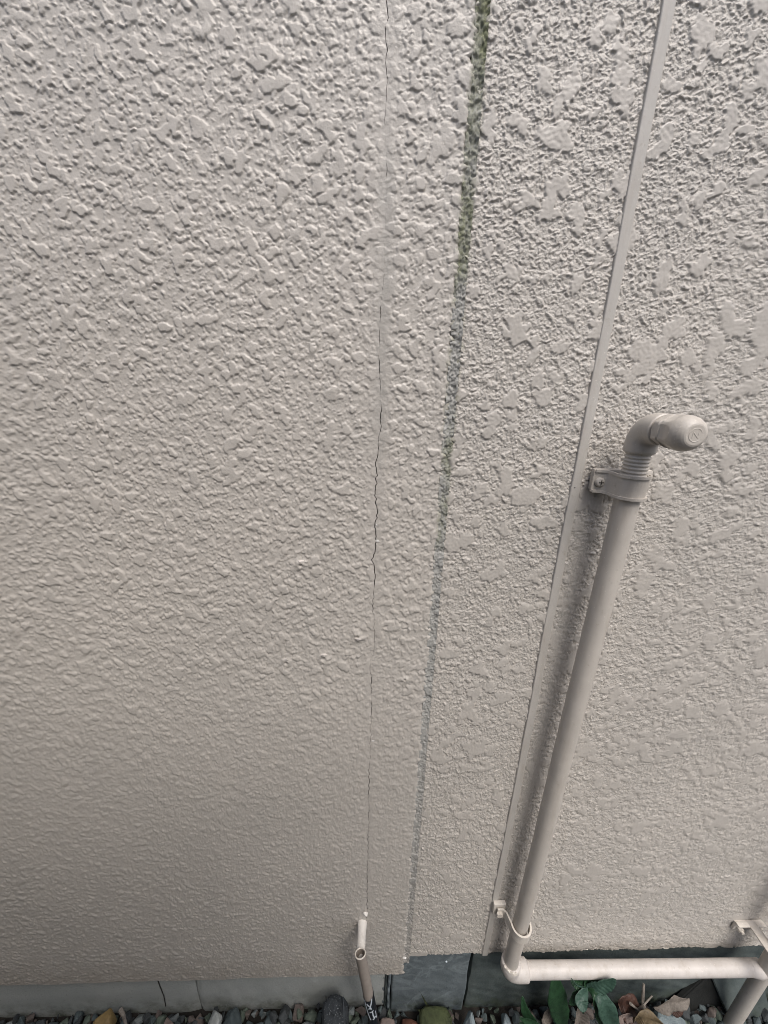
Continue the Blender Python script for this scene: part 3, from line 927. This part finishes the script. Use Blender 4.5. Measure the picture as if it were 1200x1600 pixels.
# ------------------------------------------------------------------ ground, gravel, stones
GZ = .045                    # level of the soil under the gravel
def ground():
    xs = np.concatenate([[-40, -12, -5], np.linspace(-2.5, 2.5, 100), [5, 12, 40]]); ys = np.concatenate([[-40, -10, -4], np.linspace(-2.0, .3, 60)])
    mb = MB(); rr = random.Random(8)
    vs = [(x, y, GZ + (rr.uniform(-.006, .006) if abs(x) < 2.5 and y > -2 else 0)) for y in ys for x in xs]
    n = len(xs)
    fs = [(j * n + i, j * n + i + 1, (j + 1) * n + i + 1, (j + 1) * n + i) for j in range(len(ys) - 1) for i in range(n - 1)]
    mb.add(vs, fs)
    o = mb.build('ground', M['soil'], None, sharp=None); tag(o, kind='structure')
ground()
named = []

def stone(px, py, Y, r, sq, mat, label, seed, cat='stone', group='stones at the wall foot', jag=.25, n=18, boxy=0.0):
    p = at(px, py, Y)
    mb = MB(); blob(mb, p, r, sq, seed, n, jag, boxy)
    o = mb.build('stone', mat, None, smooth=False)
    tag(o, label, cat, group)
    named.append((p.x, p.y, r * max(sq)))
    return o
stone(524, 1594, -.040, .050, (.74, .7, 1.0), M['speckled'], 'big black speckled stone standing just left of the conduit', 3, n=90, jag=.08, boxy=.9)
stone(163, 1598, -.030, .028, (1.25, .9, .8), M['ochre'], 'ochre yellow stone among dark gravel at the far left', 14, n=14)
stone(332, 1600, -.030, .034, (.75, .8, 1.1), M['white_stone'], 'whitish pointed stone against the concrete base', 15, n=12)
stone(363, 1602, -.032, .036, (.85, .8, .9), STN[0], 'dark slate stone just right of the whitish pointed one', 16, n=16)
stone(680, 1603, -.032, .046, (1.05, .7, .75), M['mossy_stone'], 'flat moss-covered stone in front of the blue-grey slab', 17, n=60, jag=.15, boxy=.7)
stone(735, 1598, -.040, .034, (.72, .7, 1.25), M['blue_stone'], 'pale blue-grey tall stone below the gap between the slabs', 18, n=12)
stone(789, 1602, -.036, .030, (.75, .7, 1.05), M['blue_stone'], 'pale blue square-topped stone left of the long grass blade', 19, n=10)
stone(638, 1612, -.034, .030, (1.2, .8, .8), M['red_stone'], 'reddish stone right of the lettered sleeve', 20)
stone(605, 1606, -.034, .026, (1.2, .8, .9), M['pink_stone'], 'pinkish grey stone touching the lettered sleeve', 25)
stone(266, 1606, -.034, .032, (1.0, .8, .9), M['pink_stone'], 'dull pink stone below the hairline in the concrete base', 26, n=12)
stone(1045, 1606, -.06, .040, (1.3, .8, .7), M['blue_stone'], 'flat lilac-grey stone under the curled tan leaf', 27, n=18)
# ochre-brown stone under the leaves at right is a dead leaf, see below
def gravel():
    rr = random.Random(21); mb = MB()
    me_pts = []
    def free(x, y, r): return all((x - a) ** 2 + (y - b) ** 2 > ((r + c) * .55) ** 2 for a, b, c in named)
    # first rows, along the wall foot
    x = -1.15; turn = 0
    while x < 1.25 or turn < 2:
        if x >= 1.25: x = -1.15; turn += 1
        r = rr.uniform(.011, .022) if turn < 2 else rr.uniform(.007, .013)
        x += r * 1.2
        y = .010 - r * .6 - rr.uniform(0, .012) - .016 * (turn == 1)
        if x > .06: y -= .012
        if free(x, y, r):
            blob(mb, (x, y, GZ + .010 + rr.uniform(.0, .022)), r, (rr.uniform(.7, 1.2), rr.uniform(.7, 1), rr.uniform(.8, 1.3)), rr.random(), rr.choice((10, 12, 16)), .3)
            mi = rr.choices(range(5), (5, 4, 5, 3, 1))[0]
            cnt = len(mb.f); s = me_pts[-1] if me_pts else 0
            for q in range(s, cnt): mb.m[q] = mi
            me_pts.append(cnt)
        x += rr.uniform(.0, .008)
    for k in range(2300):
        x = rr.uniform(-1.3, 1.35); y = -abs(rr.gauss(0, .20)) - .016; r = rr.uniform(.010, .023)
        if y < -.7: continue
        if not free(x, y, r): continue
        blob(mb, (x, y, GZ + rr.uniform(.004, .018)), r, (rr.uniform(.7, 1.2), rr.uniform(.7, 1.2), rr.uniform(.6, 1)), rr.random(), 10, .3)
        mi = rr.choices(range(5), (5, 4, 5, 3, 1))[0]
        cnt = len(mb.f)
        for q in range(me_pts[-1], cnt): mb.m[q] = mi
        me_pts.append(cnt)
    o = mb.build('gravel', STN, None, smooth=False)
    tag(o, 'mixed dark crushed gravel along the foot of the wall', 'gravel', kind='stuff')
gravel()

# slab leaning at the right and the black sheet beside it
def prism(name, pts, th, mat, parent=None, bev=.002):
    """pts: outline points in 3-D (roughly planar); thickened along +y"""
    bm = bmesh.new()
    f = bm.faces.new([bm.verts.new(p) for p in pts])
    r = bmesh.ops.extrude_face_region(bm, geom=[f])
    bmesh.ops.translate(bm, vec=(0, th, 0), verts=[v for v in r['geom'] if isinstance(v, bmesh.types.BMVert)])
    bmesh.ops.recalc_face_normals(bm, faces=bm.faces)
    bmesh.ops.bevel(bm, geom=list(bm.edges), offset=bev, segments=2, affect='EDGES')
    me = bpy.data.meshes.new(name); bm.to_mesh(me); bm.free()
    return link(name, me, mat, parent, smooth=False)
Yb = -.030
o = prism('stone_slab', [at(1110, 1522, .0), at(1190, 1524, .0), at(1215, 1625, -.05), at(1153, 1625, -.05)], .03, M['slate_dark'])
tag(o, 'dark grey stone slab leaning on the wall foot behind the riser pipe', 'stone slab', 'stone slabs under the wall')
o = prism('board', [at(1098, 1530, .003), at(1112, 1524, .003), at(1160, 1622, -.040), at(1075, 1622, -.046), at(1040, 1585, -.020)], .012, M['void_black'])  # black sheet, shaped and coloured as the shaded void beside the slab
tag(o, 'black sheet standing in for the shaded void beside the grey slab', 'board')

# ------------------------------------------------------------------ plants, dead leaves, twigs
def leaf(mb, pts, width, fold=.25, tipw=.05, nw=5, peak=.45, up=Vector((0, -1, .6)), curl=0.0):
    """a blade along a smooth curve through pts"""
    P = [Vector(p) for p in pts]; n = 48; C = []
    for i in range(n + 1):
        t = i / n * (len(P) - 1); k = min(int(t), len(P) - 2); f = t - k
        p0 = P[max(0, k - 1)]; p1 = P[k]; p2 = P[k + 1]; p3 = P[min(len(P) - 1, k + 2)]
        C.append(.5 * ((2 * p1) + (p2 - p0) * f + (2 * p0 - 5 * p1 + 4 * p2 - p3) * f * f + (3 * p1 - p0 - 3 * p2 + p3) * f ** 3))
    vs = []; fs = []; m = 2 * nw + 1
    for i, c in enumerate(C):
        t = (C[min(n, i + 1)] - C[max(0, i - 1)]).normalized()
        s = t.cross(up).normalized(); nn = s.cross(t).normalized()
        u = i / n
        w = width * (math.sin(math.pi * min(1, max(0, u)) ** (math.log(.5) / math.log(peak))) ** .8 * .96 + .04)
        for k in range(-nw, nw + 1):
            q = k / nw
            rip = .018 * w * math.sin(u * 60 - abs(q) * 7) * min(1, abs(q) * 3) + .05 * w * math.sin(u * 7 + q * 2 + width * 900)
            vs.append(c + s * (q * w / 2 * (1 + .05 * math.sin(u * 23 + width * 500) * (abs(k) == nw))) + nn * (abs(q) * fold * w / 2 + curl * w * q * q * math.sin(u * 9) + rip))
    for i in range(n):
        for k in range(m - 1):
            fs.append((i * m + k, i * m + k + 1, (i + 1) * m + k + 1, (i + 1) * m + k))
    mb.add(vs, fs)
def solid(o, th):
    md = o.modifiers.new('thickness', 'SOLIDIFY'); md.thickness = th; md.offset = 0
pl0 = at(905, 1612, -.05)
plant = empty('leafy_plant', (pl0.x, pl0.y, .0), 'dark green plant with spreading pointed leaves under the horizontal pipe', 'plant')
c0 = at(918, 1545, -.055)
root = Vector((pl0.x, pl0.y + .01, .04))
def lf(pts, w, mat, **k):
    mb = MB(); leaf(mb, pts, w, **k); o = mb.build('leaf', mat, plant, sharp=None); solid(o, .0006); return o
lf([c0, at(938, 1540, -.06), at(962, 1530, -.062)], .034, M['leaf_pale'])
lf([c0, at(905, 1535, -.05), at(890, 1527, -.045)], .030, M['leaf'])
lf([c0, at(925, 1533, -.05), at(945, 1522, -.045)], .032, M['leaf'])
lf([c0, at(905, 1553, -.06), at(890, 1570, -.066)], .026, M['leaf'])
lf([c0, at(908, 1562, -.07), at(915, 1580, -.082)], .028, M['leaf_pale'], curl=.06)
lf([c0, at(938, 1560, -.07), at(950, 1585, -.080), at(960, 1618, -.086)], .040, M['leaf_pale'], peak=.6)
lf([c0, at(932, 1556, -.066), at(940, 1580, -.070), at(942, 1605, -.074)], .034, M['leaf'], peak=.6)
mb = MB(); tube(mb, [root, root.lerp(c0, .5) + Vector((.006, 0, 0)), c0], [.0035, .003, .002], 10); mb.build('stem', M['leaf'], plant)
mb = MB(); tube(mb, [c0, at(902, 1540, -.058), at(893, 1529, -.06)], [.0012, .0012, .0008], 8); mb.build('stalk', M['leaf_pale'], plant)
b0 = at(880, 1622, -.05)
bl = empty('broad_blade_plant', (b0.x, b0.y, 0), 'single broad dark green blade rising in front of the dark slab', 'plant')
mb = MB(); leaf(mb, [at(881, 1622, -.045), at(876, 1590, -.05), at(869, 1558, -.05), at(866, 1522, -.038)], .046, peak=.6); o = mb.build('leaf', M['leaf'], bl, sharp=None); solid(o, .0006)
mb = MB(); leaf(mb, [at(870, 1600, -.046), at(866, 1580, -.048), at(859, 1556, -.046)], .018); o = mb.build('leaf', M['leaf_pale'], bl, sharp=None); solid(o, .0006)
g0 = at(838, 1625, -.05)
gb = empty('grass_tuft', (g0.x, g0.y, 0), 'curved dark grass blades below the pipe elbow', 'grass')
for pts, w in (([at(848, 1630, -.06), at(832, 1600, -.062), at(820, 1578, -.055), at(816, 1556, -.045)], .022), ([at(856, 1630, -.06), at(836, 1603, -.07), at(812, 1590, -.075)], .020), ([at(838, 1632, -.06), at(826, 1606, -.06), at(812, 1598, -.06)], .018)):
    mb = MB(); leaf(mb, pts, w, peak=.4); o = mb.build('blade', M['leaf'], gb, sharp=None); solid(o, .0005)

def dead(name, pts, w, mat, label, **k):
    mb = MB(); leaf(mb, pts, w, **k); o = mb.build(name, mat, None, sharp=None); solid(o, .0008)
    return tag(o, label, 'dead leaf', 'dead leaves in the gravel')
dead('dead_leaf', [at(1021, 1574, -.05), at(1042, 1568, -.05), at(1060, 1566, -.045), at(1077, 1560, -.04)], .030, M['dead_tan'], 'curled pale tan leaf lying highest among the dead leaves', curl=.22, fold=.5)
dead('dead_leaf', [at(990, 1590, -.06), at(1008, 1590, -.066), at(1038, 1602, -.07)], .040, M['dead_ochre'], 'ochre yellow dead leaf curling below the twigs', curl=.25, fold=.45, up=Vector((0, -1, .3)))
dead('dead_leaf', [at(966, 1568, -.04), at(980, 1572, -.045), at(996, 1590, -.05)], .055, M['dead_brown'], 'dark red-brown dead leaf beside the green plant', curl=.22, fold=.4)
dead('dead_leaf', [at(856, 1575, -.03), at(862, 1592, -.035), at(868, 1618, -.04)], .05, M['dead_tan'], 'tan dead leaf behind the broad green blade', fold=.2)
dead('dead_leaf', [at(903, 1575, -.045), at(905, 1592, -.05), at(902, 1615, -.055)], .040, M['dead_tan'], 'folded tan dead leaf below the plant centre', fold=.6)
dead('dead_leaf', [at(968, 1588, -.06), at(980, 1597, -.06), at(990, 1612, -.06)], .04, M['pink_stone'], 'greyish pink dead leaf left of the ochre one', fold=.3)
dead('dead_leaf', [at(1045, 1575, -.04), at(1056, 1577, -.044), at(1068, 1572, -.044)], .024, M['dead_brown'], 'small brown dead leaf under the curled tan leaf', fold=.3)
def twig(pts, r, label):
    mb = MB(); tube(mb, pts, [r * (1 - .5 * i / (len(pts) - 1)) for i in range(len(pts))], 8)
    tag(mb.build('twig', M['twig'], None), label, 'twig', 'twigs in the gravel')
twig([at(1008, 1580, -.04), at(1004, 1563, -.03), at(1006, 1537, -.012)], .0050, 'grey twig standing upright against the dark slab')
twig([at(994, 1580, -.05), at(1006, 1570, -.05), at(1019, 1556, -.04)], .0028, 'thin twig slanting to the right across the upright one')
twig([at(985, 1568, -.05), at(992, 1574, -.05), at(1000, 1580, -.052)], .0030, 'short pale twig end beside the red-brown leaf')
twig([at(188, 1577, -.012), at(193, 1586, -.02), at(198, 1606, -.03)], .005, 'thin dark twig propped on the concrete base right of the ochre stone')

# ------------------------------------------------------------------ unseen block wall, added behind the viewer to darken the lower left
bw = empty('unseen_shade_wall', (0, -.95, 0), 'unseen grey concrete block wall added behind the viewer to shade the house wall', 'wall')
mb = MB()
for j in range(10):
    for i in range(-12, 1):
        x = i * .40 + (.2 if j % 2 else 0)
        box(mb, (x, -.95, .10 + j * .20), (.392, .10, .192), bev=.004)
mb.build('block_courses', M['block'], bw, smooth=False)
